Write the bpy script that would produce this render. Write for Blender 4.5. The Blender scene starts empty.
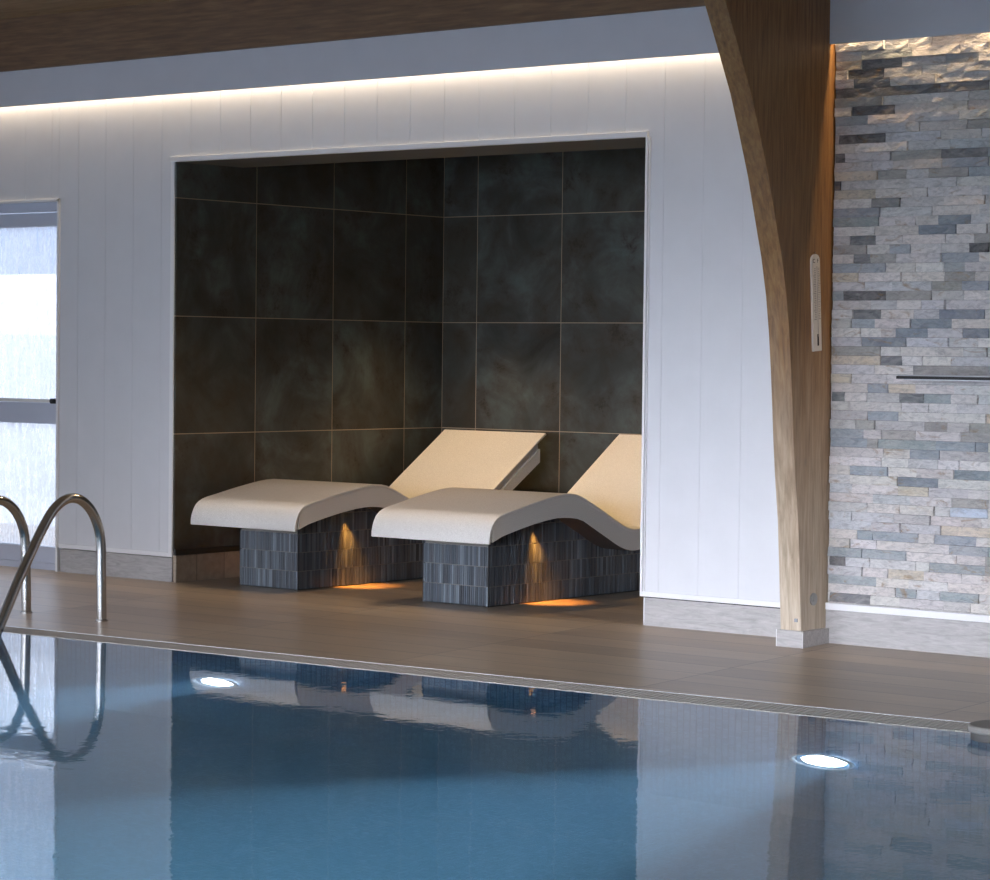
import bpy, math, random
from mathutils import Matrix, Vector
R=random.Random(7)
C=bpy.context.scene.collection
sc=bpy.context.scene
# ------------------------------------------------------------------ mesh building
class MB:
    def __init__(s): s.v=[];s.f=[];s.c=[];s.m=[]
    def add(s,vs,fs,col=(.5,.5,.5),mi=0):
        n=len(s.v); s.v+= [tuple(p) for p in vs]
        for f in fs: s.f.append([i+n for i in f]); s.c.append(col); s.m.append(mi)
    def box(s,x0,x1,y0,y1,z0,z1,col=(.5,.5,.5),mi=0):
        v=[(x0,y0,z0),(x1,y0,z0),(x1,y1,z0),(x0,y1,z0),(x0,y0,z1),(x1,y0,z1),(x1,y1,z1),(x0,y1,z1)]
        s.add(v,[(3,2,1,0),(4,5,6,7),(0,1,5,4),(1,2,6,5),(2,3,7,6),(3,0,4,7)],col,mi)
    def poly(s,pts,col=(.5,.5,.5),mi=0): s.add(pts,[list(range(len(pts)))],col,mi)
    def prism_x(s,prof,x0,x1,col=(.5,.5,.5),mi=0):
        # prof: (y,z) outline, extruded along x
        n=len(prof)
        v=[(x0,y,z) for y,z in prof]+[(x1,y,z) for y,z in prof]
        f=[list(range(n)),list(range(2*n-1,n-1,-1))]
        f+=[(i,i+n,(i+1)%n+n,(i+1)%n) for i in range(n)]
        s.add(v,f,col,mi)
    def strip_x(s,top,bot,x0,x1,col=(.5,.5,.5),mi=0,mib=None):
        # solid between two polylines with matching counts
        for i in range(len(top)-1):
            pass
        n=len(top)
        v=[];
        for x in (x0,x1):
            v+=[(x,y,z) for y,z in top]; v+=[(x,y,z) for y,z in bot]
        o=2*n; f=[]
        for i in range(n-1):
            f.append((i,o+i,o+i+1,i+1))                 # top
            f.append((n+i+1,o+n+i+1,o+n+i,n+i))         # bottom
            f.append((i,i+1,n+i+1,n+i))
            f.append((o+i+1,o+i,o+n+i,o+n+i+1))
        f.append((0,n,o+n,o)); f.append((n-1,o+n-1,o+2*n-1,2*n-1))
        s.add(v,f,col,mi)
        if mib is not None:
            k0=len(s.m)-len(f)
            for i in range(n-1): s.m[k0+4*i+1]=mib
    def tube(s,pts,r,seg=20,cap=True,col=(.5,.5,.5),mi=0):
        pts=[Vector(p) for p in pts]; rings=[]; up=Vector((1,0,0)); v=[]
        for i,p in enumerate(pts):
            t=(pts[min(i+1,len(pts)-1)]-pts[max(i-1,0)]).normalized()
            a=up-t*up.dot(t)
            if a.length<1e-4: a=Vector((0,1,0))-t*t.y
            a.normalize(); b=t.cross(a); up=a
            rr=r[i] if isinstance(r,(list,tuple)) else r
            v+=[p+a*rr*math.cos(2*math.pi*k/seg)+b*rr*math.sin(2*math.pi*k/seg) for k in range(seg)]
        f=[]
        for i in range(len(pts)-1):
            for k in range(seg):
                a=i*seg+k;b=i*seg+(k+1)%seg
                f.append((a,b,b+seg,a+seg))
        if cap: f.append(list(range(seg-1,-1,-1))); f.append(list(range((len(pts)-1)*seg,len(pts)*seg)))
        s.add(v,f,col,mi)
    def build(s,name,mats,parent=None,smooth=False,bevel=0,kind=None,label=None,cat=None,group=None,segs=2):
        me=bpy.data.meshes.new(name); me.from_pydata(s.v,[],s.f)
        ca=me.color_attributes.new('rnd','FLOAT_COLOR','CORNER')
        k=0; buf=[]
        for f,c in zip(s.f,s.c): buf+=[c[0],c[1],c[2],1]*len(f)
        ca.data.foreach_set('color',buf)
        for m in (mats if isinstance(mats,(list,tuple)) else [mats]): me.materials.append(m)
        me.polygons.foreach_set('material_index',s.m)
        import bmesh
        bm=bmesh.new(); bm.from_mesh(me); bmesh.ops.recalc_face_normals(bm,faces=bm.faces)
        bm.to_mesh(me); bm.free()
        if smooth:
            for p in me.polygons: p.use_smooth=True
            try: me.set_sharp_from_angle(angle=math.radians(38))
            except Exception: pass
        me.update()
        o=bpy.data.objects.new(name,me); C.objects.link(o)
        if parent: o.parent=parent
        if bevel:
            b=o.modifiers.new('Bevel','BEVEL'); b.width=bevel; b.segments=segs; b.limit_method='ANGLE'; b.angle_limit=math.radians(35)
        if kind:o['kind']=kind
        if label:o['label']=label
        if cat:o['category']=cat
        if group:o['group']=group
        return o
def empty(name,loc,label=None,cat=None,group=None,kind=None):
    o=bpy.data.objects.new(name,None); C.objects.link(o); o.location=loc; o.empty_display_size=.1
    if kind:o['kind']=kind
    if label:o['label']=label
    if cat:o['category']=cat
    if group:o['group']=group
    return o
# ------------------------------------------------------------------ materials
def srgb(r,g,b):
    f=lambda c:(c/255/12.92 if c/255<=.04045 else ((c/255+.055)/1.055)**2.4)
    return (f(r),f(g),f(b),1)
class N:
    def __init__(s,name):
        s.m=bpy.data.materials.new(name); s.m.use_nodes=True; s.t=s.m.node_tree; s.p=s.t.nodes['Principled BSDF']; s.out=s.t.nodes['Material Output']
    def n(s,t,**k):
        x=s.t.nodes.new(t)
        for a,b in k.items():
            if a.startswith('i_'):
                key=a[2:].replace('_',' '); x.inputs[key].default_value=b
            else: setattr(x,a,b)
        return x
    def l(s,a,b): s.t.links.new(a,b)
    def coord(s,scale=(1,1,1),loc=(0,0,0),kind='Object'):
        c=s.n('ShaderNodeTexCoord'); m=s.n('ShaderNodeMapping'); m.inputs['Scale'].default_value=scale; m.inputs['Location'].default_value=loc
        s.l(c.outputs[kind],m.inputs['Vector']); return m.outputs[0]
    def noise(s,vec,scale,detail=4,rough=.55,dist=0):
        x=s.n('ShaderNodeTexNoise'); x.inputs['Scale'].default_value=scale; x.inputs['Detail'].default_value=detail; x.inputs['Roughness'].default_value=rough; x.inputs['Distortion'].default_value=dist
        if vec is not None: s.l(vec,x.inputs['Vector'])
        return x.outputs['Fac']
    def ramp(s,fac,stops):
        x=s.n('ShaderNodeValToRGB'); e=x.color_ramp.elements
        while len(e)<len(stops): e.new(.5)
        for q,(p,c) in zip(e,stops): q.position=p; q.color=c if len(c)==4 else (*c,1)
        s.l(fac,x.inputs[0]); return x.outputs[0]
    def mix(s,fac,a,b,mode='MIX'):
        x=s.n('ShaderNodeMix',data_type='RGBA',blend_type=mode)
        for v,i in ((fac,0),(a,6),(b,7)):
            if hasattr(v,'links') or isinstance(v,bpy.types.NodeSocket): s.l(v,x.inputs[i])
            else: x.inputs[i].default_value=v
        return x.outputs[2]
    def math(s,op,a,b=0,c=None):
        x=s.n('ShaderNodeMath',operation=op)
        for v,i in ((a,0),(b,1),(c,2)):
            if v is None: continue
            if isinstance(v,bpy.types.NodeSocket): s.l(v,x.inputs[i])
            else: x.inputs[i].default_value=v
        return x.outputs[0]
    def rnd(s):
        a=s.n('ShaderNodeAttribute',attribute_name='rnd'); return a
    def bump(s,h,strength=.3,dist=.002):
        b=s.n('ShaderNodeBump'); b.inputs['Strength'].default_value=strength; b.inputs['Distance'].default_value=dist
        s.l(h,b.inputs['Height']); s.l(b.outputs[0],s.p.inputs['Normal'])
    def base(s,c):
        if isinstance(c,bpy.types.NodeSocket): s.l(c,s.p.inputs['Base Color'])
        else: s.p.inputs['Base Color'].default_value=c
    def set(s,**k):
        for a,b in k.items():
            i=s.p.inputs[a.replace('_',' ')]
            if isinstance(b,bpy.types.NodeSocket): s.l(b,i)
            else: i.default_value=b
def plain(name,c,rough=.5,metal=0,bumpn=None):
    m=N(name); m.base(c); m.set(Roughness=rough,Metallic=metal)
    v=m.coord(); h=m.noise(v,bumpn or 120,3); m.bump(h,.08,.001)
    cc=m.noise(v,6,3); m.base(m.mix(cc,tuple(x*.95 for x in c[:3])+(1,),tuple(min(1,x*1.05) for x in c[:3])+(1,)))
    return m.m
WHITE=plain('white_upvc_cladding',srgb(221,222,226),.5)
FASCIA=plain('painted_fascia',srgb(216,217,224),.7)
TRIM=plain('white_trim',srgb(236,236,238),.4)
DARKGAP=plain('dark_shadow_gap',srgb(60,60,62),.9)
BLACK=plain('black_rubber',srgb(14,14,15),.6)
NICHECEIL=plain('niche_ceiling_paint',srgb(92,90,87),.8)
FRAME=plain('door_frame_upvc',srgb(200,206,222),.45)

def wood(name,c1,c2,c3,axis,pale_base=False):
    m=N(name)
    sc_={'z':(1,1,.07),'x':(.07,1,1)}[axis]
    v=m.coord(sc_); g=m.noise(v,60,7,.62,.35); g2=m.noise(v,9,3,.5,.4)
    col=m.ramp(g,[(.25,c1),(.5,c2),(.75,c3)])
    col=m.mix(m.ramp(g2,[(.3,(0,0,0)),(.7,(1,1,1))]),col,c1,'MIX') if False else m.mix(m.math('MULTIPLY',g2,.45),col,c1)
    vor=m.n('ShaderNodeTexVoronoi'); vor.inputs['Scale'].default_value=5.5
    m.l(m.coord({'z':(1,1,.55),'x':(.55,1,1)}[axis]),vor.inputs['Vector'])
    knot=m.ramp(vor.outputs['Distance'],[(.03,(1,1,1)),(.085,(0,0,0))])
    kn=m.noise(m.coord(),3.3,1); kk=m.math('MULTIPLY',knot,m.ramp(kn,[(.5,(0,0,0)),(.6,(1,1,1))]))
    col=m.mix(kk,col,tuple(x*.35 for x in c1[:3])+(1,))
    if pale_base:  # bleached base; brighter low daylight is also put into this paleness
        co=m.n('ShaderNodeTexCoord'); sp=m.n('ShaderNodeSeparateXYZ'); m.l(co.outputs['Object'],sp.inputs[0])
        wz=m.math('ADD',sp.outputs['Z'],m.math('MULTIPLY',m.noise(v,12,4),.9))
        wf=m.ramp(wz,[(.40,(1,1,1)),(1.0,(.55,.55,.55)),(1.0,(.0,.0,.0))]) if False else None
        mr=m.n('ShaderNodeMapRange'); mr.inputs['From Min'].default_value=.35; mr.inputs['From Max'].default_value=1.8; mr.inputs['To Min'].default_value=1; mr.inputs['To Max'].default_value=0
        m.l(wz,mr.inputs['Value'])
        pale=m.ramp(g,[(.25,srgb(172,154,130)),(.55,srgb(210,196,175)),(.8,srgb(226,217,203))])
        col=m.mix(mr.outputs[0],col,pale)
    m.base(col); m.set(Roughness=.5)
    m.bump(g,.35,.002); return m.m
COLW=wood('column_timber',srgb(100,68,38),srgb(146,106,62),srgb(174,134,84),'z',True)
BEAMW=wood('beam_timber',srgb(84,60,42),srgb(124,92,62),srgb(152,118,82),'x')
CEILW=wood('ceiling_boards',srgb(124,98,72),srgb(158,128,96),srgb(180,150,116),'x')

def plank_floor():
    m=N('wood_look_floor_tiles'); co=m.n('ShaderNodeTexCoord'); mp=m.n('ShaderNodeMapping'); mp.inputs['Location'].default_value=(.37,.05,0)
    m.l(co.outputs['Object'],mp.inputs['Vector'])
    b=m.n('ShaderNodeTexBrick'); b.offset=.37; b.offset_frequency=1
    b.inputs['Scale'].default_value=1; b.inputs['Brick Width'].default_value=1.2; b.inputs['Row Height'].default_value=.2
    b.inputs['Mortar Size'].default_value=.0022; b.inputs['Mortar Smooth'].default_value=.1
    b.inputs['Color1'].default_value=(0,0,0,1); b.inputs['Color2'].default_value=(1,1,1,1); b.inputs['Mortar'].default_value=(.5,.5,.5,1)
    m.l(mp.outputs[0],b.inputs['Vector'])
    v=m.coord((.12,1,1)); g=m.noise(v,26,6,.6,.5); g2=m.noise(v,7,3)
    a=m.ramp(g,[(.3,srgb(140,124,106)),(.5,srgb(176,158,138)),(.72,srgb(202,184,162))])
    per=m.mix(b.outputs['Color'],srgb(150,134,118),srgb(200,182,158))
    col=m.mix(.5,a,per); col=m.mix(m.math('MULTIPLY',g2,.35),col,srgb(130,119,111))
    col=m.mix(b.outputs['Fac'],col,srgb(92,85,80))
    m.base(col); m.set(Roughness=m.math('ADD',m.math('MULTIPLY',g,.2),.24))
    h=m.math('SUBTRACT',m.math('MULTIPLY',g,.25),b.outputs['Fac']); m.bump(h,.5,.0012)
    return m.m
FLOOR=plank_floor()
def skirt():
    m=N('wood_look_skirting_tile'); v=m.coord((.15,1,1)); g=m.noise(v,60,6,.65,1.2); w=m.noise(v,10,3,.5,2)
    col=m.ramp(g,[(.3,srgb(158,155,153)),(.5,srgb(180,177,176)),(.7,srgb(196,193,192))])
    col=m.mix(m.math('MULTIPLY',w,.3),col,srgb(150,146,142)); m.base(col); m.set(Roughness=.5); m.bump(g,.2,.001); return m.m
SKIRT=skirt()
SKIRTN=FLOOR  # same tile as the outer skirting; browner to carry the warm niche light
def niche_tile():
    m=N('oxidised_dark_tile'); at=m.rnd(); co=m.n('ShaderNodeTexCoord')
    va=m.n('ShaderNodeVectorMath',operation='MULTIPLY_ADD'); va.inputs[1].default_value=(37,41,53)
    m.l(at.outputs['Vector'],va.inputs[0]); m.l(co.outputs['Object'],va.inputs[2])
    v=va.outputs[0]
    n1=m.noise(v,2.2,6,.6,.7); n2=m.noise(v,5.5,8,.68,.3); n3=m.noise(v,70,4,.7)
    col=m.ramp(n1,[(.30,srgb(44,42,36)),(.5,srgb(74,79,77)),(.66,srgb(102,115,116))])
    sp=m.n('ShaderNodeSeparateColor'); m.l(at.outputs['Color'],sp.inputs[0])
    col=m.mix(m.math('MULTIPLY',sp.outputs[0],.5),col,srgb(72,70,60))
    rust=m.math('MULTIPLY',m.ramp(n2,[(.44,(0,0,0)),(.70,(1,1,1))]),.8)
    col=m.mix(rust,col,srgb(66,54,42))
    sp2=m.ramp(m.math('MULTIPLY',n2,m.math('ADD',n3,.5)),[(.60,(0,0,0)),(.78,(.8,.8,.8))])
    col=m.mix(sp2,col,srgb(40,34,28))
    m.base(col); m.set(Roughness=m.math('ADD',m.math('MULTIPLY',n2,.3),.34)); m.bump(n3,.08,.001)
    return m.m
NTILE=niche_tile()
GROUT=plain('beige_grout',srgb(184,166,146),.8)
def finger():
    m=N('slate_finger_mosaic'); at=m.rnd(); sp=m.n('ShaderNodeSeparateColor'); m.l(at.outputs['Color'],sp.inputs[0])
    col=m.ramp(sp.outputs[0],[(0,srgb(64,68,74)),(.5,srgb(82,90,99)),(.85,srgb(100,110,121)),(1,srgb(134,145,155))])
    v=m.coord((1,1,.2)); g=m.noise(v,90,3); col=m.mix(m.math('MULTIPLY',g,.4),col,srgb(60,66,72))
    m.base(col); m.set(Roughness=m.math('ADD',m.math('MULTIPLY',sp.outputs[1],.2),.16)); m.bump(g,.15,.001); return m.m
FINGER=finger()
FGROUT=plain('grey_grout',srgb(128,124,120),.8)
def slab():
    m=N('speckled_ceramic_mosaic'); v=m.coord(); n=m.noise(v,320,2,.5)
    col=m.ramp(n,[(.3,srgb(194,192,188)),(.5,srgb(220,218,214)),(.7,srgb(236,235,232))])
    big=m.noise(v,7,2); col=m.mix(m.math('MULTIPLY',big,.15),col,srgb(200,194,186))
    m.base(col); m.set(Roughness=.38); m.bump(n,.12,.0006); return m.m
SLAB=slab()
def steel(name,rough=.16,c=(.56,.55,.53,1)):
    m=N(name); m.base(c); n=m.noise(m.coord((1,1,.3)),120,3); m.set(Metallic=1,Roughness=m.math('ADD',m.math('MULTIPLY',n,.12),rough)); m.bump(n,.03,.0005); return m.m
STEEL=steel('stainless_steel')
def stone():
    m=N('split_face_quartzite'); at=m.rnd(); co=m.n('ShaderNodeTexCoord')
    va=m.n('ShaderNodeVectorMath',operation='MULTIPLY_ADD'); va.inputs[1].default_value=(31,17,23)
    m.l(at.outputs['Vector'],va.inputs[0]); m.l(co.outputs['Object'],va.inputs[2])
    mp=m.n('ShaderNodeMapping'); mp.inputs['Scale'].default_value=(1,1,2.2); m.l(va.outputs[0],mp.inputs['Vector']); v=mp.outputs[0]
    n=m.noise(v,14,7,.65,.8); n2=m.noise(v,55,5,.7); n3=m.noise(v,4,3,.5,1)
    col=m.mix(m.math('MULTIPLY',m.ramp(n,[(.35,(0,0,0)),(.75,(1,1,1))]),.42),at.outputs['Color'],srgb(232,227,222),'MIX')
    col=m.mix(m.math('MULTIPLY',m.ramp(m.noise(v,20,6,.7,1.2),[(.46,(0,0,0)),(.66,(1,1,1))]),.42),col,srgb(128,132,136))
    col=m.mix(m.math('MULTIPLY',n2,.35),col,tuple((.12,.12,.12,1)),'MULTIPLY')
    rust=m.math('MULTIPLY',m.ramp(m.noise(v,7,5,.6,1.5),[(.59,(0,0,0)),(.72,(1,1,1))]),.65)
    col=m.mix(rust,col,srgb(150,118,74)); m.base(col); m.set(Roughness=.72)
    m.bump(m.math('ADD',n,m.math('MULTIPLY',n2,.5)),.9,.010); return m.m
STONE=stone()
def pooltile():
    m=N('blue_pool_mosaic'); co=m.n('ShaderNodeTexCoord')
    def grid(axis):
        sp=m.n('ShaderNodeSeparateXYZ'); m.l(co.outputs['Object'],sp.inputs[0])
        f=m.math('FRACT',m.math('MULTIPLY',sp.outputs[axis],1/.027)); return m.math('GREATER_THAN',f,.87),m.math('FLOOR',m.math('MULTIPLY',sp.outputs[axis],1/.027))
    gx,fx=grid('X');gy,fy=grid('Y');gz,fz=grid('Z')
    ge=m.n('ShaderNodeNewGeometry'); sn=m.n('ShaderNodeSeparateXYZ'); m.l(ge.outputs['Normal'],sn.inputs[0])
    ay=m.math('ABSOLUTE',sn.outputs['Y']); az=m.math('ABSOLUTE',sn.outputs['Z'])
    wy=m.math('GREATER_THAN',ay,.5); wz=m.math('GREATER_THAN',az,.5); wx=m.math('SUBTRACT',1,m.math('MAXIMUM',wy,wz))
    g=m.math('MAXIMUM',m.math('MULTIPLY',gx,m.math('SUBTRACT',1,wx)),m.math('MAXIMUM',m.math('MULTIPLY',gy,m.math('SUBTRACT',1,wy)),m.math('MULTIPLY',gz,m.math('SUBTRACT',1,wz))))
    cb=m.n('ShaderNodeCombineXYZ'); m.l(fx,cb.inputs[0]);m.l(m.math('MULTIPLY',fy,wz),cb.inputs[1]);m.l(m.math('MULTIPLY',fz,wy),cb.inputs[2])
    wn=m.n('ShaderNodeTexWhiteNoise',noise_dimensions='3D'); m.l(cb.outputs[0],wn.inputs['Vector'])
    col=m.ramp(wn.outputs['Value'],[(0,srgb(78,116,148)),(.5,srgb(94,134,166)),(1,srgb(116,154,182))])
    col=m.mix(g,col,srgb(40,70,110)); m.base(col); m.set(Roughness=.3); return m.m
POOLT=pooltile()
def water():
    m=N('pool_water'); t=m.t; t.nodes.remove(m.p)
    g=m.n('ShaderNodeBsdfGlass'); g.inputs['IOR'].default_value=1.33; g.inputs['Roughness'].default_value=0; g.inputs['Color'].default_value=(1,1,1,1)
    v=m.coord((1,1,1)); n1=m.noise(v,9,3,.5,.3); n2=m.noise(v,28,2,.5)
    h=m.math('ADD',n1,m.math('MULTIPLY',n2,.18))
    b=m.n('ShaderNodeBump'); b.inputs['Strength'].default_value=1; b.inputs['Distance'].default_value=WAVE; m.l(h,b.inputs['Height']); m.l(b.outputs[0],g.inputs['Normal'])
    m.l(g.outputs[0],m.out.inputs['Surface'])
    va=m.n('ShaderNodeVolumeAbsorption'); va.inputs['Color'].default_value=(.30,.72,.97,1); va.inputs['Density'].default_value=.26
    vs=m.n('ShaderNodeVolumeScatter'); vs.inputs['Color'].default_value=(.36,.68,1,1); vs.inputs['Density'].default_value=.36
    ad=m.n('ShaderNodeAddShader'); m.l(va.outputs[0],ad.inputs[0]); m.l(vs.outputs[0],ad.inputs[1]); m.l(ad.outputs[0],m.out.inputs['Volume'])
    return m.m
WAVE=.00045
WATER=water()
def emit(name,c,s):
    m=N(name); m.set(Emission_Color=c,Emission_Strength=s); m.base((.9,.9,.9,1)); return m.m
LAMP=emit('pool_lamp_lens',(.75,.86,1,1),30)
AMBER=emit('amber_lens',(1,.40,.06,1),1.2)
def pane():
    m=N('condensation_glass'); t=m.t; t.nodes.remove(m.p)
    tr=m.n('ShaderNodeBsdfTransparent'); tr.inputs[0].default_value=(.97,.98,1,1)
    tl=m.n('ShaderNodeBsdfTranslucent'); tl.inputs[0].default_value=(.86,.9,.96,1)
    gl=m.n('ShaderNodeBsdfGlossy'); gl.inputs['Roughness'].default_value=.1
    v=m.coord((1,1,.35)); n=m.noise(v,55,6,.75); n2=m.noise(m.coord((1,1,.08)),30,4,.6)
    f=m.ramp(m.math('ADD',m.math('MULTIPLY',n,.6),m.math('MULTIPLY',n2,.4)),[(.40,(.10,.10,.10)),(.62,(.62,.62,.62))])
    mx=m.n('ShaderNodeMixShader'); m.l(f,mx.inputs[0]); m.l(tr.outputs[0],mx.inputs[1]); m.l(tl.outputs[0],mx.inputs[2])
    m2=m.n('ShaderNodeMixShader'); m2.inputs[0].default_value=.04; m.l(mx.outputs[0],m2.inputs[1]); m.l(gl.outputs[0],m2.inputs[2])
    m.l(m2.outputs[0],m.out.inputs['Surface']); return m.m
PANE=pane()

# ------------------------------------------------------------------ setting
SL=.031                               # fall of the deck towards the pool
def yo(x): return -1.655+.0465*(x-.8) # back edge of the overflow grating
def yi(x): return yo(x)-.125
XL,XR,YB=-5.0,12.0,-11.6
# floor (niche floor level, deck falling to the pool, deck around the pool)
f=MB()
f.poly([(XL,0,0),(XR,0,0),(XR,2.3,0),(XL,2.3,0)])
xs=[XL+i*(XR-XL)/20 for i in range(21)]
for a,b in zip(xs,xs[1:]):
    f.poly([(a,yo(a),SL*yo(a)),(b,yo(b),SL*yo(b)),(b,0,0),(a,0,0)])
PX0,PX1,PY0=-3.5,10.8,-8.4
f.poly([(XL,YB,-.05),(XR,YB,-.05),(XR,PY0,-.05),(XL,PY0,-.05)])
f.poly([(XL,PY0,-.05),(PX0,PY0,-.05),(PX0,yi(PX0),-.05),(XL,yo(XL),-.055)])
f.poly([(PX1,PY0,-.05),(XR,PY0,-.05),(XR,yo(XR),-.035),(PX1,yi(PX1),-.05)])
f.build('floor',FLOOR,kind='structure')
# pool basin
PB=-1.9
b=MB()
b.poly([(PX0,yi(PX0),-.0597),(PX1,yi(PX1),-.0597),(PX1,yi(PX1),PB),(PX0,yi(PX0),PB)])
b.poly([(PX0,yi(PX0),-.0597),(PX1,yi(PX1),-.0597),(PX1,yo(PX1)+.02,-.0597),(PX0,yo(PX0)+.02,-.0597)])
b.poly([(PX0,PY0,PB),(PX1,PY0,PB),(PX1,PY0,-.05),(PX0,PY0,-.05)])
b.poly([(PX0,PY0,PB),(PX0,yi(PX0),PB),(PX0,yi(PX0),-.05),(PX0,PY0,-.05)])
b.poly([(PX1,PY0,PB),(PX1,yi(PX1),PB),(PX1,yi(PX1),-.05),(PX1,PY0,-.05)])
b.poly([(PX0,PY0,PB),(PX1,PY0,PB),(PX1,yi(PX1),PB),(PX0,yi(PX0),PB)])
b.build('pool_basin',POOLT,kind='structure')
# water
w=MB(); e=.015
w.prism_x([],0,0) if False else None
x0,x1=PX0-e,PX1+e
P=[(x0,PY0-e),(x1,PY0-e),(x1,yi(x1)+e),(x0,yi(x0)+e)]
v=[(x,y,PB-.03) for x,y in P]+[(x,y,-.0600) for x,y in P]
w.add(v,[(3,2,1,0),(4,5,6,7),(0,1,5,4),(1,2,6,5),(2,3,7,6),(3,0,4,7)])
w.build('pool_water',WATER,kind='stuff',label='still blue water filling the swimming pool',cat='water')
# overflow grating
GR=plain('grating_plastic',srgb(176,172,166),.6)
g=MB(); x=-2.0
ux=Vector((1,.0465,0)).normalized()
while x<5.43:
    a,bb=yo(x)-.004,yi(x)-.0
    za,zb=SL*yo(x)-.001,-.0580
    wd=.0175
    v=[(x,bb,zb-.012),(x+wd,bb,zb-.012),(x+wd,a,za-.012),(x,a,za-.012),(x,bb,zb),(x+wd,bb,zb),(x+wd,a,za),(x,a,za)]
    c=R.random(); g.add(v,[(3,2,1,0),(4,5,6,7),(0,1,5,4),(1,2,6,5),(2,3,7,6),(3,0,4,7)],(c,c,c))
    x+=.024
for o1,o2,dz in ((0,.003,-.0006),(-.121,-.125,-.0026)):
    xa,xb=-2.0,5.43
    za=lambda x,o: (SL*yo(x)+dz) if o>-.05 else -.0555+dz
    v=[]
    for zz in (-.016,0):
        for (x,o) in ((xa,o2),(xb,o2),(xb,o1),(xa,o1)): v.append((x,yo(x)+o-.002,za(x,o)+zz))
    g.add(v,[(3,2,1,0),(4,5,6,7),(0,1,5,4),(1,2,6,5),(2,3,7,6),(3,0,4,7)])
g.build('overflow_grating',GR,label='pale slatted overflow grating running along the pool edge',cat='grating')

# back wall cladding (boards as surface pattern)
def boards(name,segs,backs):
    m=MB()
    for x0,x1,z0,z1 in segs: 
        d=.002
        m.add([(x0+.0016,0,z0),(x1-.0016,0,z0),(x1-.0016,0,z1),(x0+.0016,0,z1),(x0,.0017,z0),(x1,.0017,z0),(x1,.0017,z1),(x0,.0017,z1)],[(0,1,2,3),(1,5,6,2),(0,3,7,4)],(R.random(),)*3)
    for x0,x1,z0,z1 in backs: m.box(x0,x1,.0016,.03,z0,z1,mi=1)
    return m.build(name,[WHITE,DARKG2],kind='structure')
DARKG2=WHITE
pt=.2095; g0=-1.1575
def edges(a,b):
    k=math.ceil((a-g0)/pt-1e-3); L=[a]
    while g0+k*pt<b-1e-3:
        if g0+k*pt>a+.01: L.append(g0+k*pt)
        k+=1
    return L+[b]
segs=[];
DX0,DX1,DZ=-2.05,-.893,1.975
def fill(a,b,z0,z1):
    L=edges(a,b)
    for p,q in zip(L,L[1:]): segs.append((p,q,z0,z1))
fill(XL,DX0,.13,2.72); fill(DX0,DX1,DZ,2.72); fill(DX1,-.034,.13,2.172); fill(DX1,3.81,2.172,2.72); fill(2.946,3.81,.13,2.172)
boards('wall_back',segs,[(XL,DX0,.13,2.72),(DX0,DX1,DZ,2.72),(DX1,-.012,.13,2.72),(-.012,2.943,2.155,2.72),(2.943,3.83,.13,2.72)])
# core of the wall behind
wc=MB()
wc.box(DX1,-.004,.03,.04,0,2.7); wc.box(XL,DX0,.03,.2,0,2.7); wc.box(DX0,DX1,.03,.2,DZ,2.7); wc.box(-.03,3.1,.03,.09,2.155,2.7)
wc.box(DX1,-.2,.04,.2,0,2.7); wc.box(3.05,XR,.04,.2,0,3.0)
wc.box(XL,XR,.03,.2,2.7,4.6)
wc.build('wall_core',WHITE,kind='structure')
# trims
t=MB()
t.box(-.036,-.009,-.009,.012,.128,2.175); t.build('trim_1',TRIM,kind='structure',bevel=.002)
t=MB(); t.box(-.036,2.950,-.014,.012,2.1485,2.175); t.build('trim_2',TRIM,kind='structure',bevel=.002)
t=MB(); t.box(2.937,2.950,-.009,.012,.128,2.1485); t.box(2.937,2.943,.012,.09,.128,2.15); t.box(2.955,2.960,-.006,.004,.145,2.15); t.build('trim_3',TRIM,kind='structure',bevel=.0015)
t=MB(); t.box(2.946,3.80,-.007,.004,.128,.151); t.build('trim_4',TRIM,kind='structure',bevel=.0015)
t=MB(); t.box(-.872,-.036,-.007,.004,.128,.151); t.build('trim_5',TRIM,kind='structure',bevel=.0015)
t=MB(); t.box(2.955,3.80,-.001,.012,.1235,.1285); t.build('trim_6',BLACK,kind='structure')
# skirtings
t=MB(); t.box(-.866,-.012,-.002,.03,-.01,.124); t.build('baseboard_left',SKIRT,kind='structure',bevel=.0015)
t=MB(); t.box(-.016,-.012,-.003,.03,0,.127); t.build('trim_7',SKIRT,kind='structure')
t=MB(); t.box(-.012,.012,.002,2.12,0,.136); t.build('baseboard_niche_left',SKIRTN,kind='structure',bevel=.0015)
t=MB(); t.box(.012,3.05,2.095,2.12,0,.136); t.build('baseboard_niche_back',SKIRTN,kind='structure',bevel=.0015)
t=MB(); t.box(2.954,3.80,.0,.03,-.01,.1235); t.build('baseboard_right',SKIRT,kind='structure',bevel=.0015)
t=MB(); t.box(2.9545,2.959,-.003,.0,-.005,.1235); t.build('trim_8',TRIM,kind='structure')
t=MB(); t.box(3.902,6.6,-.022,.03,-.01,.139); t.build('baseboard_stone',SKIRT,kind='structure',bevel=.002)
t=MB(); t.box(3.902,6.6,-.026,.03,.139,.168); t.build('trim_9',TRIM,kind='structure',bevel=.002)
t=MB(); t.box(2.944,2.957,.03,.09,0,.128); t.build('baseboard_reveal',SKIRT,kind='structure')

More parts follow.
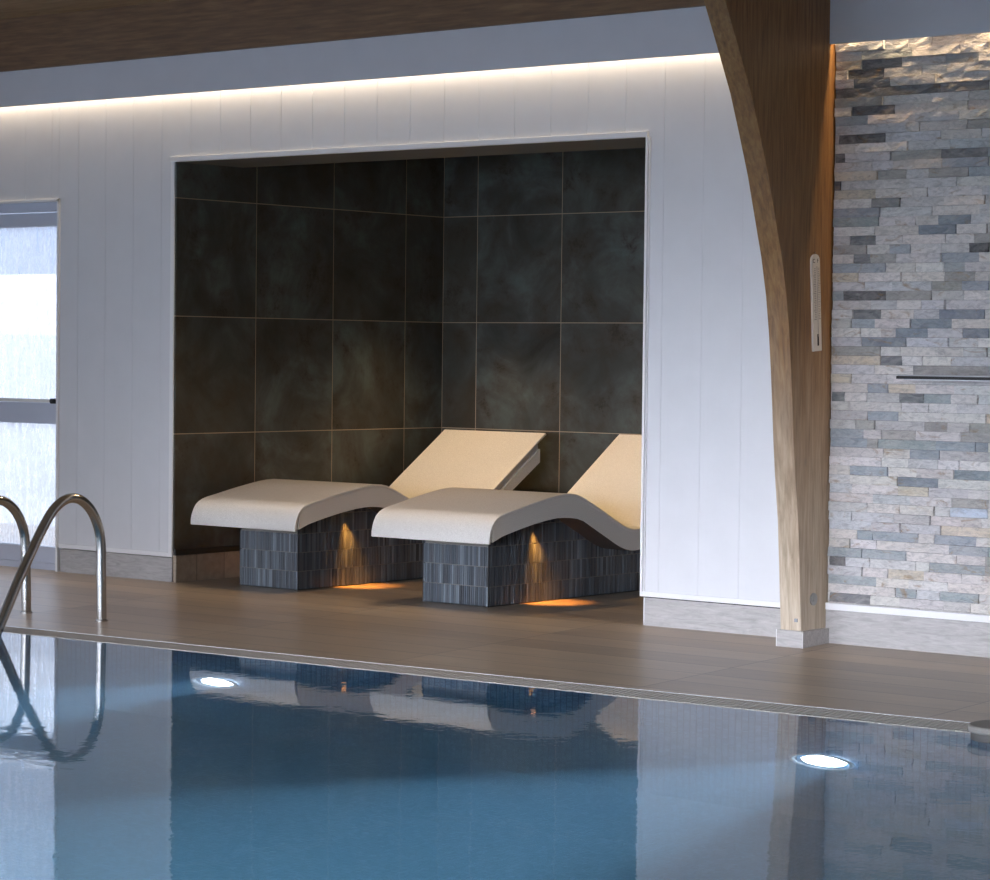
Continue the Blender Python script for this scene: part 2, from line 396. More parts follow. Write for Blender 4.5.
# niche tiled walls
T=.603
def tilewall(name,plane):
    m=MB()
    rows=[(.1575,.7605),(.7605,1.3635),(1.3635,1.9665),(1.9665,2.5)]
    gw=.0021
    if plane=='x':
        cols=[(-.004,.585),(.585,1.188),(1.188,1.791),(1.791,2.1212)]
        m.box(-.0105,-.0004,.0,2.3,.137,2.148,mi=1); m.box(-.15,-.0012,.04,2.3,0,2.6,mi=1)
        for (a,b) in cols:
            for z0,z1 in rows:
                c=(R.random(),R.random(),R.random()); m.box(-.010,.0,a+gw,b-gw,z0+gw,(2.16 if a<.3 and z1>2.2 else z1-gw),c)
    else:
        cols=[(0,.2508),(.2508,.8538),(.8538,1.4568),(1.4568,2.0598),(2.0598,2.6628),(2.6628,3.05)]
        m.box(-.15,3.2,2.1218,2.25,0,2.6,mi=1)
        for (a,b) in cols:
            for z0,z1 in rows:
                c=(R.random(),R.random(),R.random()); m.box(a+gw,b-gw,2.1212,2.13,z0+gw,z1-gw,c)
    m.build(name,[NTILE,GROUT],kind='structure')
tilewall('wall_niche_left','x'); tilewall('wall_niche_back','y')
t=MB(); t.box(-.0105,.009,.0,2.12,.1365,.168,(.1,.1,.1)); t.build('trim_10',plain('dark_edge_trim',srgb(44,46,44),.4),kind='structure',bevel=.002)
t=MB(); t.box(3.05,3.2,.04,2.25,0,2.6); t.build('wall_niche_right',NTILE,kind='structure')
t=MB()
t.prism_x([(.012,2.149),(.48,2.149),(2.3,2.3255),(2.3,2.42),(.012,2.42)],-.10,3.1); t.build('ceiling_niche',NICHECEIL,kind='structure')

# stone wall
TON={'K':(42,42,46),'D':(78,82,86),'S':(100,112,124),'B':(134,144,154),'G':(140,137,132),'M':(134,143,147),'T':(192,178,156),'L':(172,184,196)}
SPEC=[(0,3.914,4.108,'D'),(1,4.227,4.325,'M'),(1,4.434,4.609,'M'),(4,3.911,3.994,'K'),(4,4.383,4.635,'M'),(5,4.067,4.275,'M'),(6,4.475,4.65,'M'),(7,4.041,4.113,'B'),(7,4.117,4.326,'B'),(7,4.402,4.592,'B'),(10,4.473,4.64,'L'),(12,4.231,4.371,'T'),(13,4.23,4.416,'S'),(14,4.007,4.181,'B'),(14,4.488,4.644,'S'),(16,4.285,4.424,'B'),(17,4.081,4.135,'G'),(17,4.406,4.584,'B'),(17,4.585,4.642,'S'),(18,4.149,4.309,'G'),(19,4.029,4.119,'G'),(22,3.911,3.974,'D'),(22,4.235,4.347,'D'),(23,4.08,4.176,'B'),(25,4.292,4.636,'G'),(26,4.142,4.238,'D'),(28,4.051,4.26,'S'),(29,4.208,4.36,'S'),(29,4.518,4.633,'S'),(30,3.999,4.111,'B'),(30,4.278,4.47,'S'),(31,4.004,4.135,'D'),(31,4.408,4.611,'S'),(33,3.961,4.163,'K'),(34,4.371,4.509,'G'),(34,4.509,4.629,'B'),(35,4.427,4.566,'G'),(37,4.009,4.088,'D'),(37,4.088,4.208,'G'),(38,4.54,4.626,'K'),(39,3.986,4.107,'D'),(40,4.309,4.482,'S'),(41,4.399,4.548,'S'),(43,4.088,4.221,'D'),(45,3.897,3.935,'K'),(46,4.109,4.245,'G'),(46,4.352,4.529,'G'),(47,4.413,4.62,'B'),(48,3.897,3.959,'K'),(48,4.403,4.619,'D'),(50,3.922,4.144,'K'),(53,3.985,4.186,'K'),(55,3.9,4.162,'K'),(55,4.166,4.398,'K'),(55,4.398,4.614,'D'),(56,3.992,4.166,'D'),(57,3.963,4.133,'K'),(58,4.027,4.218,'D')]
rows={}
for i,a,b_,t_ in SPEC: rows.setdefault(i,[]).append((a,b_,t_))
m=MB(); PIT=.03805
STB=38
def stone_block(x0,x1,z0,z1,col):
    y=-.006-R.random()*.013; gpx=.0012
    x0+=gpx*R.random();x1-=gpx
    nx=max(2,int((x1-x0)/.03)); nz=2
    dl=R.uniform(-9,9); c=tuple(srgb(*[max(0,min(255,v+dl+R.uniform(-2,2)+STB)) for v in col])[:3])
    tx,tz=R.uniform(-.004,.004),R.uniform(-.003,.003)
    V=[]; F=[]
    for j in range(nz+1):
        for i in range(nx+1):
            u,w_=i/nx,j/nz
            V.append((x0+(x1-x0)*u,y+tx*(u-.5)+tz*(w_-.5)+R.uniform(-.0022,.0022),z0+.0006+(z1-z0-.0012)*w_))
    for j in range(nz):
        for i in range(nx):
            a=j*(nx+1)+i; F.append((a,a+1,a+nx+2,a+nx+1))
    # rim back to wall
    rim=[i for i in range(nx+1)]+[j*(nx+1)+nx for j in range(1,nz+1)]+[nz*(nx+1)+i for i in range(nx-1,-1,-1)]+[j*(nx+1) for j in range(nz-1,0,-1)]
    n0=len(V)
    for r in rim: V.append((V[r][0],.006,V[r][2]))
    k=len(rim)
    for q in range(k): F.append((rim[q],n0+q,n0+(q+1)%k,rim[(q+1)%k]))
    m.add(V,F,c)
LIGHTS=[(196,192,190),(203,198,194),(188,186,186),(197,191,186),(182,181,183),(192,185,181),(206,203,200),(176,174,172),(184,186,189),(199,194,187)]
def rc():
    r=R.random()
    if r<.82: return R.choice(LIGHTS)
    if r<.88: return TON['B']
    if r<.93: return TON['G']
    if r<.97: return TON['M']
    return TON['T']
for i in range(-1,63):
    z0=.1917+i*PIT-PIT/2; z1=z0+PIT
    if i==-1: z0=.166
    sp=sorted(rows.get(i,[])); x=3.905
    segsx=[]
    for a,b_,t_ in sp:
        a=max(a,3.905)
        while a-x>.005:
            L=R.uniform(.09,.26)
            if a-x-L<.06: L=a-x
            L=min(L,.34) if a-x>.36 else L
            segsx.append((x,x+L,rc())); x+=L
        segsx.append((x,b_,TON[t_])); x=b_
    while x<6.6:
        L=R.uniform(.09,.26); col=rc()
        if x>4.68 and R.random()<.13: col=TON[R.choice('KDSSBM')]
        segsx.append((x,x+L,col)); x+=L
    for a,b_,c in segsx: stone_block(a,b_,z0,z1,c)
m.box(3.9,6.7,.005,.04,0,2.65,(.05,.05,.05))
m.build('wall_stone',STONE,kind='structure')

# bulkhead fascia, cove
for nm,a,b_ in (('left',XL,3.80),('right',3.90,XR)):
    t=MB(); t.box(a,b_,-.056,-.044,2.487,2.98); t.box(a,b_,-.044,.0,2.60,2.615); t.build('trim_11' if nm=='left' else 'trim_12',FASCIA,kind='structure')
STRIP=emit('led_strip',(1,.80,.55,1),3)
for nm,a,b_,lb in (('l',-4.6,3.79,'warm LED strip hidden above the white cladding over the niche'),('r',3.91,6.55,'warm LED strip hidden above the stone wall')):
    t=MB(); t.box(a,b_,-.040,-.032,2.592,2.599); t.build('led_strip',STRIP,label=lb,cat='light strip',group='cove light strips')
# timber beam & ceiling
t=MB(); t.add([(XL,-.082,2.664),(3.80,-.082,2.691),(3.80,-.056,2.691),(XL,-.056,2.664),(XL,-.082,2.974),(3.80,-.082,2.974),(3.80,-.056,2.974),(XL,-.056,2.974)],[(3,2,1,0),(4,5,6,7),(0,1,5,4),(1,2,6,5),(2,3,7,6),(3,0,4,7)]); t.build('timber_beam',BEAMW,label='dark brown horizontal timber beam above the pale fascia, left of the column',cat='beam',bevel=.001)
t=MB(); t.box(3.90,XR,-.082,-.056,2.72,2.974); t.build('timber_beam',BEAMW,label='horizontal timber beam right of the curved column above the stone wall',cat='beam',bevel=.004)
t=MB()
t.poly([(XL,-.05,2.94),(XR,-.05,2.94),(XR,-5.8,5.1),(XL,-5.8,5.1)]); t.poly([(XL,-5.8,5.1),(XR,-5.8,5.1),(XR,YB,2.94),(XL,YB,2.94)])
t.poly([(XL,-.05,3.04),(XR,-.05,3.04),(XR,-5.8,5.2),(XL,-5.8,5.2)]); t.poly([(XL,-5.8,5.2),(XR,-5.8,5.2),(XR,YB,3.04),(XL,YB,3.04)])
t.build('ceiling',CEILW,kind='structure')
# other room walls
PAINT=plain('white_painted_wall',srgb(214,214,216),.8)
t=MB(); t.box(XL-.1,XL,YB,-7.6,-.05,5.3); t.box(XL-.1,XL,-3.6,.1,-.05,5.3); t.box(XL-.1,XL,-7.6,-3.6,-.05,.25); t.box(XL-.1,XL,-7.6,-3.6,2.3,5.3); t.build('wall_left',PAINT,kind='structure')
t=MB(); t.box(XR,XR+.1,YB,.1,-.05,5.3); t.build('wall_right',PAINT,kind='structure')
WIN=[(-3.2,-.4),(.2,3.0),(3.6,6.4),(7.0,9.8)]
t=MB(); t.box(XL,XR,YB-.15,YB,-.05,.25); t.box(XL,XR,YB-.15,YB,2.3,3.2)
xx=XL
for a,b_ in WIN: t.box(xx,a,YB-.15,YB,.25,2.3); xx=b_
t.box(xx,XR,YB-.15,YB,.25,2.3); t.build('wall_front',PAINT,kind='structure')
for k,(a,b_) in enumerate(WIN):
    w0=empty('window_%d'%(k+1),((a+b_)/2,YB-.08,.25),kind='structure')
    t=MB(); cx=(a+b_)/2
    for (p,q,r,s_) in ((a-cx,a-cx+.06,0,2.05),(b_-cx-.06,b_-cx,0,2.05),(a-cx,b_-cx,0,.06),(a-cx,b_-cx,1.99,2.05),(-.03,.03,0,2.05)): t.box(p,q,-.03,.03,r,s_)
    t.build('window_frame',FRAME,w0)

w0=empty('window_5',(XL-.05,-5.6,.25),kind='structure'); t=MB()  # unseen window, added so side light reaches the lounger bases
for p,q,r_,s_ in ((-2,-1.94,0,2.05),(1.94,2,0,2.05),(-2,2,0,.06),(-2,2,1.99,2.05),(-.03,.03,0,2.05)): t.box(-.03,.03,p,q,r_,s_)
t.build('window_frame',FRAME,w0)
# ------------------------------------------------------------------ door
d=empty('door_1',(DX1,0,0),kind='structure')
X=lambda x:x-DX1
t=MB(); t.box(X(DX1-.004),X(DX1+.014),-.010,.012,0.0,DZ+.012); t.box(X(DX0),X(DX1+.014),-.010,.012,DZ-.004,DZ+.012)
t.build('door_trim',TRIM,d,bevel=.002)
t=MB()
t.box(X(DX0),X(DX1),.02,.2,DZ-.0,DZ+.02)
t.box(X(-.943),X(-.893),.030,.11,0,1.975); t.box(X(DX0),X(-.943),.03,.11,1.925,1.975); t.box(X(DX0),X(DX0+.055),.03,.11,0,1.975)
t.box(X(DX0),X(-.9),.03,.13,-.01,.035)
t.build('door_frame',FRAME,d,bevel=.003)
t=MB()
a,b_=X(DX0+.06),X(-.944)
for z0,z1 in ((.035,.122),(.785,.898),(1.845,1.918)): t.box(a,b_,.045,.095,z0,z1)
t.box(a,a+.07,.045,.095,.035,1.918)
t.build('door_leaf',FRAME,d,bevel=.003)
for z0,z1 in ((.122,.785),(.898,1.845)):
    t=MB(); t.box(a+.07,b_,.068,.072,z0,z1); t.build('glass_pane',PANE,d)
t=MB(); t.box(a+.07,b_-.01,.020,.034,.900,.918,mi=0); t.build('push_bar',steel('bar_metal',.3,(.35,.33,.3,1)),d)
t=MB(); t.tube([(b_-.012,.010,.909),(b_-.012,.045,.909)],.014,16); t.build('push_bar_end_cap',BLACK,d,smooth=True)
# outside the door
t=MB(); t.box(-9,2.2,.2,9,-.06,-.02); t.build('patio',plain('pale_paving',srgb(225,226,230),.9),label='pale paving outside the glazed door',cat='paving',kind='structure')
t=MB(); t.box(-9,-1.2,5.2,5.35,-.02,1.30); t.build('garden_wall',plain('white_render',srgb(240,241,244),.9),label='white rendered garden wall seen through the lower part of the door glass',cat='wall')

t=MB(); t.box(-9,0.5,3.0,3.25,1.722,3.1); t.build('canopy_fascia',plain('pale_blue_fascia',srgb(170,184,204),.9),label='pale blue canopy fascia outside, seen across the top of the door glass',cat='canopy')
t=MB(); t.box(.3,.45,3.05,3.2,-.02,1.745); t.build('canopy_post',TRIM,bpy.data.objects['canopy_fascia'])
# ------------------------------------------------------------------ timber column
col=empty('timber_column',(3.85,-.12,0),'curved brown timber column rising between the white cladding and stone wall','column')
prof=[(-.208,.055),(-.209,.072),(-.226,.3),(-.244,.522),(-.270,.70),(-.287,.852),(-.300,1.0),(-.313,1.132),(-.332,1.29),(-.357,1.438),(-.398,1.60),(-.446,1.742),(-.505,1.92),(-.572,2.083),(-.640,2.24),(-.728,2.398),(-.833,2.582),(-.98,2.80),(-1.2,3.08)]
back=[(.002,.055),(.002,.072),(.002,.3),(.002,.522),(.002,.7),(.002,.852),(.002,1.0),(.002,1.132),(.002,1.29),(.002,1.438),(.002,1.6),(.002,1.742),(.002,1.92),(.002,2.083),(.002,2.24),(.002,2.398),(.002,2.48),(-.05,2.80),(-.3,3.08)]
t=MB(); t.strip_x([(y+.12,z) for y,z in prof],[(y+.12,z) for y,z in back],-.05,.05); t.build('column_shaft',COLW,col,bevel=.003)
t=MB(); t.box(-.057,.0705,-.107,.118,-.012,.062); t.build('column_plinth',SKIRT,col,bevel=.0015)['label']='grey wood-look tile plinth'
t=MB()
for s_ in (-.058,.070): t.box(s_-.0005,s_+.0015,-.1085,-.1055,-.012,.0635)
t.build('plinth_edge_trim',TRIM,col)
t=MB(); t.tube([(.048,.002,.188),(.055,.002,.188)],.026,24); t.tube([(.055,.002,.188),(.058,.002,.188)],.012,16); t.build('bolt_plate',steel('dull_bolt',.35,(.42,.42,.41,1)),col,smooth=True)
t=MB(); t.box(.02,.035,-.096,-.088,.098,.112); t.build('metal_clip',steel('dull_clip',.4,(.3,.31,.33,1)),col,bevel=.001)
# thermometer on column
th=empty('wall_thermometer',(3.9005,-.128,1.217),'long cream thermometer board fixed to the side of the timber column','thermometer')
TB=plain('thermometer_board',srgb(216,208,196),.5)
INK=plain('scale_ink',srgb(60,54,50),.6)
th.rotation_euler=(.068,0,0)
t=MB(); hw=.032; H=.400
pts=[(-hw,0),(hw,0),(hw,H-.028)]+[(hw*math.cos(a),H-.028+.028*math.sin(a)) for a in [math.pi*k/12 for k in range(1,12)]]+[(-hw,H-.028)]
v=[(0,y,z) for y,z in pts]+[(.010,y,z) for y,z in pts]; n=len(pts)
t.add(v,[list(range(n)),list(range(2*n-1,n-1,-1))]+[(i,(i+1)%n,(i+1)%n+n,i+n) for i in range(n)])
t.build('thermometer_board',TB,th,bevel=.0015)
t=MB(); t.box(.0098,.0112,-.002,.010,.022,.070); t.build('bulb_window',BLACK,th,bevel=.001)
t=MB(); t.tube([(.0115,.004,.06),(.0115,.004,.35)],.0014,8); t.build('glass_tube',plain('tube_glass',srgb(150,140,134),.15),th,smooth=True)
t=MB()
for k in range(30):
    z=.13+k*.0072; L=.012 if k%5==0 else .006
    t.box(.0099,.0106,-.010-L,-.004,z,z+.0016); t.box(.0099,.0106,.012,.018+L*.8,z+.002,z+.0036)
t.build('scale_marks',INK,th)
for ch,yy in (('C',-.020),('F',.012)):
    cu=bpy.data.curves.new('letter','FONT'); cu.body=ch; cu.size=.024; cu.extrude=.0005
    o=bpy.data.objects.new('scale_letter',cu); C.objects.link(o); cu.materials.append(INK)
    dg=bpy.context.evaluated_depsgraph_get(); me=bpy.data.meshes.new_from_object(o.evaluated_get(dg)); C.objects.unlink(o); bpy.data.objects.remove(o)
    o=bpy.data.objects.new('scale_letter',me); C.objects.link(o); o.parent=th; o.location=(.0106,yy-.005,.364); o.rotation_euler=(math.pi/2,0,math.pi/2)
t=MB(); t.tube([(0,0,H+.006),(.008,0,H+.006)],.003,10); t.build('hanging_nail',STEEL,th,smooth=True)

# shelf on stone wall
sh=empty('wall_shelf',(4.300,-.02,1.117),'slim dark-edged steel shelf on the stone wall','shelf')
t=MB(); t.box(.0,.9,-.13,.02,.0035,.0075); t.build('shelf_plate',steel('polished_plate',.38,(.42,.43,.45,1)),sh,bevel=.001)
t=MB(); t.box(-.004,.9,-.134,.0,-.0085,.0035); t.build('shelf_body',BLACK,sh,bevel=.002)
t=MB(); t.box(.03,.9,-.131,.0,-.0135,-.0085); t.build('shelf_lip',steel('lip_steel',.4,(.55,.56,.57,1)),sh,bevel=.001)

# coping block at the pool edge, far right
cp=empty('coping_block',(5.615,-1.60,-.05),'rounded grey coping block at the pool edge right of the grating','coping')
CPM=plain('coping_stone',srgb(132,129,124),.75); CPD=plain('coping_base',srgb(82,80,78),.6)
def rounded(m,x0,x1,y0,y1,z0,z1,r,mi=0):
    pts=[]
    for cx,cy,a0 in ((x0+r,y1-r,90),(x0+r,y0+r,180)):
        for k in range(9):
            a=math.radians(a0+k*90/8); pts.append((cx+r*math.cos(a),cy+r*math.sin(a)))
    pts+=[(x1,y0),(x1,y1)]; n=len(pts)
    m.add([(x,y,z0) for x,y in pts]+[(x,y,z1) for x,y in pts],[list(range(n)),list(range(2*n-1,n-1,-1))]+[(i,(i+1)%n,(i+1)%n+n,i+n) for i in range(n)])
t=MB(); rounded(t,-.165,.7,-.13,.13,.012,.036,.12); t.build('coping_top',CPM,cp,bevel=.007,smooth=True)
t=MB(); rounded(t,-.155,.7,-.12,.12,-.03,.012,.11); t.build('coping_base',CPD,cp,smooth=True)

# ------------------------------------------------------------------ heated loungers
TOP=[(-.036,.309),(-.035,.335),(-.028,.362),(-.018,.385),(-.004,.406),(.018,.424),(.045,.437),(.08,.446),(.17,.463),(.262,.481),(.335,.494),(.401,.505),(.46,.514),(.52,.520),(.566,.5215),(.605,.519),(.645,.512),(.69,.497),(.74,.476),(.812,.443),(.912,.393),(.96,.369),(1.0,.351),(1.035,.338),(1.07,.330),(1.10,.3275),(1.13,.329),(1.165,.336),(1.20,.348),(1.25,.371),(1.35,.420),(1.485,.459),(1.944,.758)]
# straighten the backrest: from the seat dip up to the head end
TOP=[p for p in TOP if p[0]<1.22]+[(1.24,.3625),(1.29,.3755+.0),(1.944,.758)]
TOP=[p for p in TOP if p[0]<1.2]
def back_line(y): return .758-(1.944-y)*.650
TOP+=[(1.205,back_line(1.205)+.030),(1.24,back_line(1.24)+.016),(1.285,back_line(1.285)+.006),(1.34,back_line(1.34)+.001),(1.5,back_line(1.5)),(1.7,back_line(1.7)),(1.944,.758)]
TOP[-7]=(1.205,max(TOP[-7][1],.3))
def zi(P,y):
    for (a,b_),(c,d_) in zip(P,P[1:]):
        if a<=y<=c: return b_+(d_-b_)*(y-a)/max(1e-9,c-a)
    return P[0][1] if y<P[0][0] else P[-1][1]
TOP=[(y-.018*min(1,max(0,(1.05-y)/.3)),z) for y,z in TOP]
BOT=[(-.034,.307),(.06,.340),(.17,.364),(.31,.389),(.45,.407),(.51,.409),(.568,.406),(.62,.402),(.666,.394),(.70,.381),(.74,.361),(.84,.313),(.94,.263),(.98,.246),(1.016,.234),(1.06,.225),(1.10,.223),(1.14,.226),(1.18,.237),(1.22,.254),(1.30,.300)]
def bl(y): return .598-(1.902-y)*.613
BOT=[p for p in BOT if p[0]<1.2]+[(1.2,bl(1.2)+.062),(1.26,bl(1.26)+.046),(1.35,bl(1.35)+.022),(1.5,bl(1.5)+.004),(1.66,bl(1.66)),(1.902,.598)]
BOT=[(y-.018*min(1,max(0,(1.05-y)/.3)),z) for y,z in BOT]
def resamp(P,k):
    # dense polyline parametrised by index
    out=[]
    for (a,b_),(c,d_) in zip(P,P[1:]):
        for q in range(k): out.append((a+(c-a)*q/k,b_+(d_-b_)*q/k))
    return out+[P[-1]]
def offs(P,d):
    out=[]
    for i,p in enumerate(P):
        a=P[max(0,i-1)];b_=P[min(len(P)-1,i+1)]
        tx,tz=b_[0]-a[0],b_[1]-a[1]; L=math.hypot(tx,tz)
        out.append((p[0]+tz/L*d,p[1]-tx/L*d))
    return out
W2=.362
UNDER=plain('shaded_underside',srgb(52,50,48),.9)  # slab underside; its shade is put into this dark colour
def base_top(y):
    if y<0: return .3
    if y<1.16: return zi(BOT,y)+.004
    return .232
def make_lounger():
    r=empty('heated_lounger',(0,0,0))
    # slab shell
    shell_in=offs(TOP,.013)
    t=MB(); t.strip_x(TOP,shell_in,-W2,W2); sh_=t.build('lounger_surface',SLAB,r,smooth=True,bevel=.003)
    sh_['label']='speckled cream wave-shaped lying surface'
    ys=[-.022,.0,.045,.11,.2,.3,.4,.46,.52,.568,.62,.67,.70,.74,.79,.84,.89,.94,.98,1.02,1.06,1.10,1.14,1.18,1.22,1.26,1.3]
    tp=[(y,zi(shell_in,y)+.002) for y in ys]; bt=[(y,min(zi(BOT,y),zi(shell_in,y)-.002)) for y in ys]
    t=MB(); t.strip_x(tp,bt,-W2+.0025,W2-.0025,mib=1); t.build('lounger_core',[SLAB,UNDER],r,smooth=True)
    ys=[1.3,1.4,1.5,1.6,1.7,1.8,1.902]
    t=MB(); t.strip_x([(y,zi(shell_in,y)+.002) for y in ys],[(y,zi(TOP,y)-.062) for y in ys],-W2+.022,W2-.022); 
    t.strip_x([(y,zi(TOP,y)-.060) for y in ys],[(y,zi(BOT,y)) for y in ys],-W2+.006,W2-.006); t.build('backrest_core',SLAB,r)
    # base
    core=MB(); yy=[.137+i*(2.09-.137)/60 for i in range(61)]
    hb=.200
    core.strip_x([(y,base_top(y)-.001) for y in yy],[(y,0.001) for y in yy],-hb+.004,hb-.004,mi=0)
    ba=core.build('lounger_base',FGROUT,r); ba.location=(.012,0,0)
    f=MB(); pw=.0125; rows=[0.003,.0935,.187,.2805,.374,.47]
    for s_ in (-1,1):
        y=.134
        while y<2.09:
            zt=min(base_top(y),base_top(y+pw))-.002
            for z0,z1 in zip(rows,rows[1:]):
                a,b2=z0+.0016,min(z1-.0018,zt)
                if b2-a<.004: continue
                c=R.random(); dd=R.uniform(0,.0012); x0,x1=(hb-.006,hb+dd) if s_>0 else (-hb-dd,-hb+.006)
                f.box(x0,x1,y+.0009,y+pw-.0009,a,b2,(c,R.random(),0))
            y+=pw
    n=32; pw2=2*hb/n
    for k in range(n):
        for z0,z1 in zip(rows,rows[1:4]):
            a,b2=z0+.0016,min(z1-.0016,.312)
            c=R.random(); dd=R.uniform(0,.0015); f.box(-hb+k*pw2+.0009,-hb+(k+1)*pw2-.0009,.130-dd,.140,a,b2,(c,R.random(),0))
    f.build('mosaic_cladding',FINGER,ba)['label']='slate blue vertical finger mosaic'
    for q in (hb,-hb):
        t=MB(); t.box(q-.0022,q+.0022,.1285,.1325,0,.31); t.build('corner_profile',BLACK,ba)
    t=MB(); t.box(-hb-.002,hb+.002,.1275,2.09,0.0005,.004); t.build('base_seal',BLACK,ba)
    for s_ in (-1,1):
        t=MB(); t.tube([(.012+s_*(hb+.028),.45,.412),(.012+s_*(hb+.028),.45,.392)],.012,14); t.build('amber_spotlight',[AMBER],r,smooth=True)
    return r
L=make_lounger(); L.location=(.537,-.005,0)
L['label']='left cream heated lounger on a slate mosaic base, fully in view'; L['category']='lounger'; L['group']='heated loungers in the niche'
def copy_tree(o,parent=None):
    c=o.copy(); C.objects.link(c)
    if parent: c.parent=parent
    for ch in list(o.children): copy_tree(ch,c)
    return c
kids=L
L2=copy_tree(L); L2.location=(1.754,.0,0); L2.scale=(1,1,1.01); L2['label']='right heated lounger in front, its backrest cut off by the white wall'

# ------------------------------------------------------------------ handrails
def curve_pts(P,k=8):
    out=[]
    for i in range(len(P)-1):
        p0=P[max(0,i-1)];p1=P[i];p2=P[i+1];p3=P[min(len(P)-1,i+2)]
        for q in range(k):
            t=q/k
            out.append(tuple(.5*((2*b)+(-a+c)*t+(2*a-5*b+4*c-d)*t*t+(-a+3*b-3*c+d)*t**3) for a,b,c,d in zip(p0,p1,p2,p3)))
    return out+[P[-1]]
RP=[(-1.296,-.04),(-1.299,.1),(-1.302,.22),(-1.304,.30),(-1.318,.375),(-1.357,.450),(-1.408,.497),(-1.460,.517),(-1.515,.513),(-1.573,.482),(-1.626,.425),(-1.70,.315),(-1.784,.178),(-1.86,.04),(-1.93,-.09),(-1.965,-.2),(-1.97,-.4),(-1.97,-1.1)]
def rail(x,label,hs=1.012,dy=0):
    r=empty('pool_handrail',(x,-1.296+dy,-.04),label,'handrail','pool ladder handrails')
    pts=curve_pts([(0,y+1.296,(z+.04)*(hs if z>0 else 1)) for y,z in RP],6)
    t=MB(); t.tube(pts,.0222,24); t.build('rail_tube',STEEL,r,smooth=True)
    t=MB(); t.tube([(0,0,-.004),(0,0,.006),(0,0,.009)],[.029,.029,.023],24); t.build('floor_flange',STEEL,r,smooth=True)
    return r
rail(.869,'right bent stainless steel handrail, whole arch in view')
rail(.357,'left bent stainless steel handrail, cut off by the picture edge',.955)

# ------------------------------------------------------------------ pool lights
for x,z,lb in ((2.045,-.85,'round underwater pool light in front of the left lounger'),(4.875,-.93,'round underwater pool light below the timber column')):
    y=yi(x)
    p=empty('pool_light',(x,y,z),lb,'pool light','underwater pool lights')
    t=MB(); t.tube([(0,-.004,0),(0,-.022,0)],.086,32); t.build('lamp_lens',LAMP,p,smooth=True)
    t=MB(); 
    pts=[(.122*math.cos(a),-.030,.122*math.sin(a)) for a in [2*math.pi*k/40 for k in range(41)]]
    t.tube(pts,.010,10,cap=False); t.build('bezel_ring',plain('white_bezel',srgb(235,238,240),.3),p,smooth=True)
    ld=bpy.data.lights.new('pool_lamp','AREA'); ld.shape='DISK'; ld.size=.16; ld.energy=125; ld.spread=math.radians(38); ld.color=(.60,.80,1)
    lo=bpy.data.objects.new('pool_lamp',ld); C.objects.link(lo); lo.location=(x,y-.024,z); lo.rotation_euler=(math.radians(-97),0,0)

for x in (-.5,3.2,6.9):  # unseen lamps added opposite to brighten the far pool wall
    p=empty('pool_light',(x,PY0,-.6),'added round pool light in the near pool wall, unseen, lighting the far wall','pool light','added unseen pool lights opposite'); p.rotation_euler=(0,0,math.pi)
    t=MB(); t.tube([(0,-.004,0),(0,-.022,0)],.086,32); t.build('lamp_lens',LAMP,p,smooth=True)
    ld=bpy.data.lights.new('pool_lamp','AREA'); ld.shape='DISK'; ld.size=.16; ld.energy=46; ld.color=(.56,.80,1)
    lo=bpy.data.objects.new('pool_lamp',ld); C.objects.link(lo); lo.location=(x,PY0+.03,-.6); lo.rotation_euler=(math.radians(90),0,0)
# ------------------------------------------------------------------ lights
def area(name,loc,rot,sx,sy,e,col,spread=180):
    ld=bpy.data.lights.new(name,'AREA'); ld.shape='RECTANGLE'; ld.size=sx; ld.size_y=sy; ld.energy=e; ld.color=col; ld.spread=math.radians(spread)
    o=bpy.data.objects.new(name,ld); C.objects.link(o); o.location=loc; o.rotation_euler=rot; return o
def spot(name,loc,target,e,col,ang,blend=.6,size=.03):
    ld=bpy.data.lights.new(name,'SPOT'); ld.energy=e; ld.color=col; ld.spot_size=math.radians(ang); ld.spot_blend=blend; ld.shadow_soft_size=size
    o=bpy.data.objects.new(name,ld); C.objects.link(o); o.location=loc
    o.rotation_euler=(Vector(target)-Vector(loc)).to_track_quat('-Z','Y').to_euler(); return o
WF=[3,6,7,2]; WS=[22,30,18,58]; YAW=[-27,0,0,22]
for (a,b_),ef,es,yw in zip(WIN,WF,WS,YAW):
    xc=(a+b_)/2
    if ef: area('daylight',(xc,YB+.03,1.3),(math.radians(90-12),0,0),b_-a-.1,1.9,ef,(.83,.87,1),75)
    if es: area('daylight_low',(xc,YB+(.05 if not yw else .45),1.3),(math.radians(90-14),0,math.radians(yw)),b_-a-.1,1.9,es,(.84,.88,1),36)
area('added_side_light',(XL+.04,-5.6,1.25),(math.radians(90-6),0,math.radians(-80)),3.9,1.9,20,(.82,.87,1),110)  # added lamp at the unseen left window
area('cove_light',(-.4,-.030,2.585),(0,0,0),8.3,.016,28,(1,.78,.52))
area('cove_light',(5.22,-.030,2.585),(0,0,0),2.6,.016,14,(1,.70,.40))
for x in (.55,1.75):
    spot('niche_downlight',(x,1.15,2.17),(x,1.62,.5),94,(1,.66,.31),64,.9,.04)
spot('niche_downlight',(1.3,.35,2.12),(1.3,-.25,0),42,(1,.66,.36),122,.7,.05)
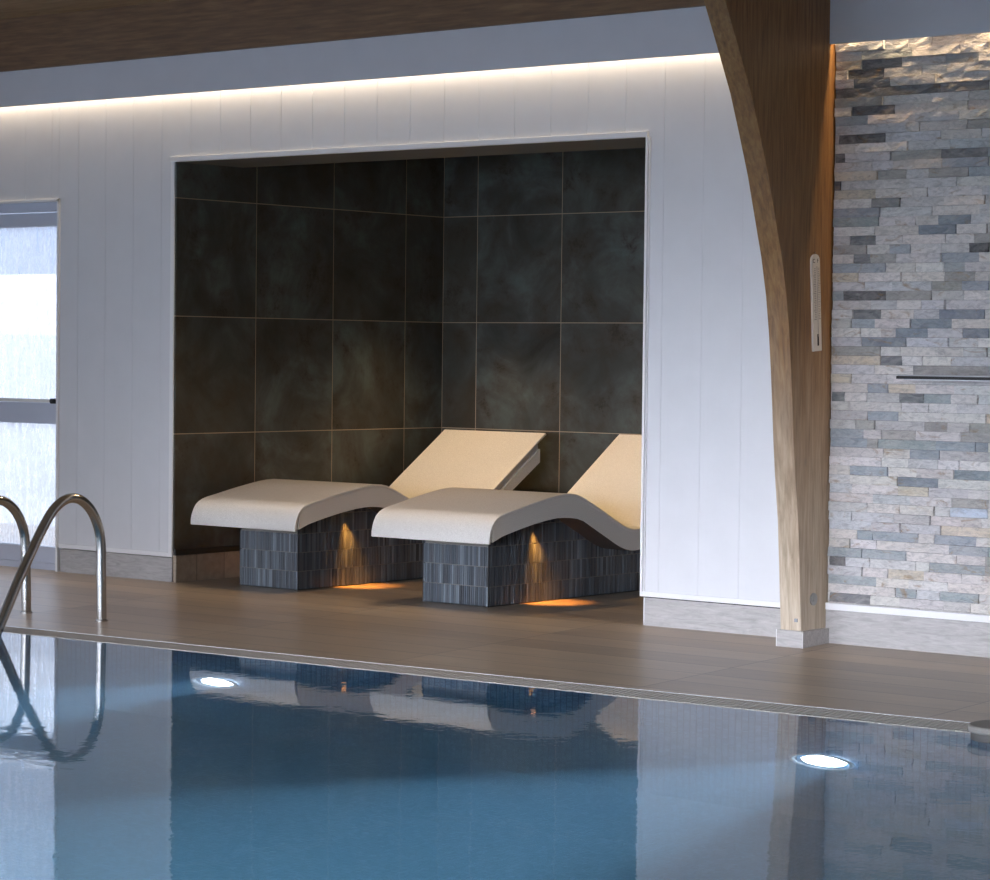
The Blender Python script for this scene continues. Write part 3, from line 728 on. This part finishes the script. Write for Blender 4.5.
for x in (.537,1.750):
    for s_ in (-1,1):
        yy=.45
        spot('amber_spot',(x+.012+s_*.228,yy,.380),(x+.012+s_*.262,yy+.09,0),28,(1,.38,.06),58,.9,.006)
# world
w=bpy.data.worlds.new('overcast_sky'); sc.world=w; w.use_nodes=True; nt=w.node_tree; bg=nt.nodes['Background']
tc=nt.nodes.new('ShaderNodeTexCoord'); sp=nt.nodes.new('ShaderNodeSeparateXYZ'); nt.links.new(tc.outputs['Generated'],sp.inputs[0])
rp=nt.nodes.new('ShaderNodeValToRGB'); e=rp.color_ramp.elements
e[0].position=.0; e[0].color=(.66,.74,.92,1); e[1].position=.5; e[1].color=(.84,.90,1,1)
nt.links.new(sp.outputs['Z'],rp.inputs[0]); nt.links.new(rp.outputs[0],bg.inputs[0]); bg.inputs[1].default_value=2.7

# ------------------------------------------------------------------ camera
cam=bpy.data.cameras.new('camera'); co=bpy.data.objects.new('camera',cam); C.objects.link(co)
cx,cy,cz,yaw,pit,rol,fpx=9.6148,-9.3408,1.1992,-.6774,-.0339,.0112,2601.5
F=Vector((math.sin(yaw)*math.cos(pit),math.cos(yaw)*math.cos(pit),math.sin(pit)))
Rv=Vector((math.cos(yaw),-math.sin(yaw),0)); U=Rv.cross(F)
R2=Rv*math.cos(rol)+U*math.sin(rol); U2=-Rv*math.sin(rol)+U*math.cos(rol)
M=Matrix((( R2.x,U2.x,-F.x,cx),(R2.y,U2.y,-F.y,cy),(R2.z,U2.z,-F.z,cz),(0,0,0,1)))
co.matrix_world=M; cam.sensor_width=36; cam.sensor_fit='HORIZONTAL'; cam.lens=fpx/990*36; cam.clip_start=.05; cam.clip_end=100
sc.camera=co
sc.view_settings.view_transform='Standard'; sc.view_settings.look='None'; sc.view_settings.exposure=0; sc.view_settings.gamma=1
cy_=sc.cycles
cy_.use_denoising=True; cy_.max_bounces=10; cy_.diffuse_bounces=4; cy_.glossy_bounces=4; cy_.transmission_bounces=6; cy_.volume_bounces=1; cy_.transparent_max_bounces=8
cy_.caustics_refractive=True; cy_.caustics_reflective=False; cy_.sample_clamp_indirect=4; cy_.blur_glossy=.5
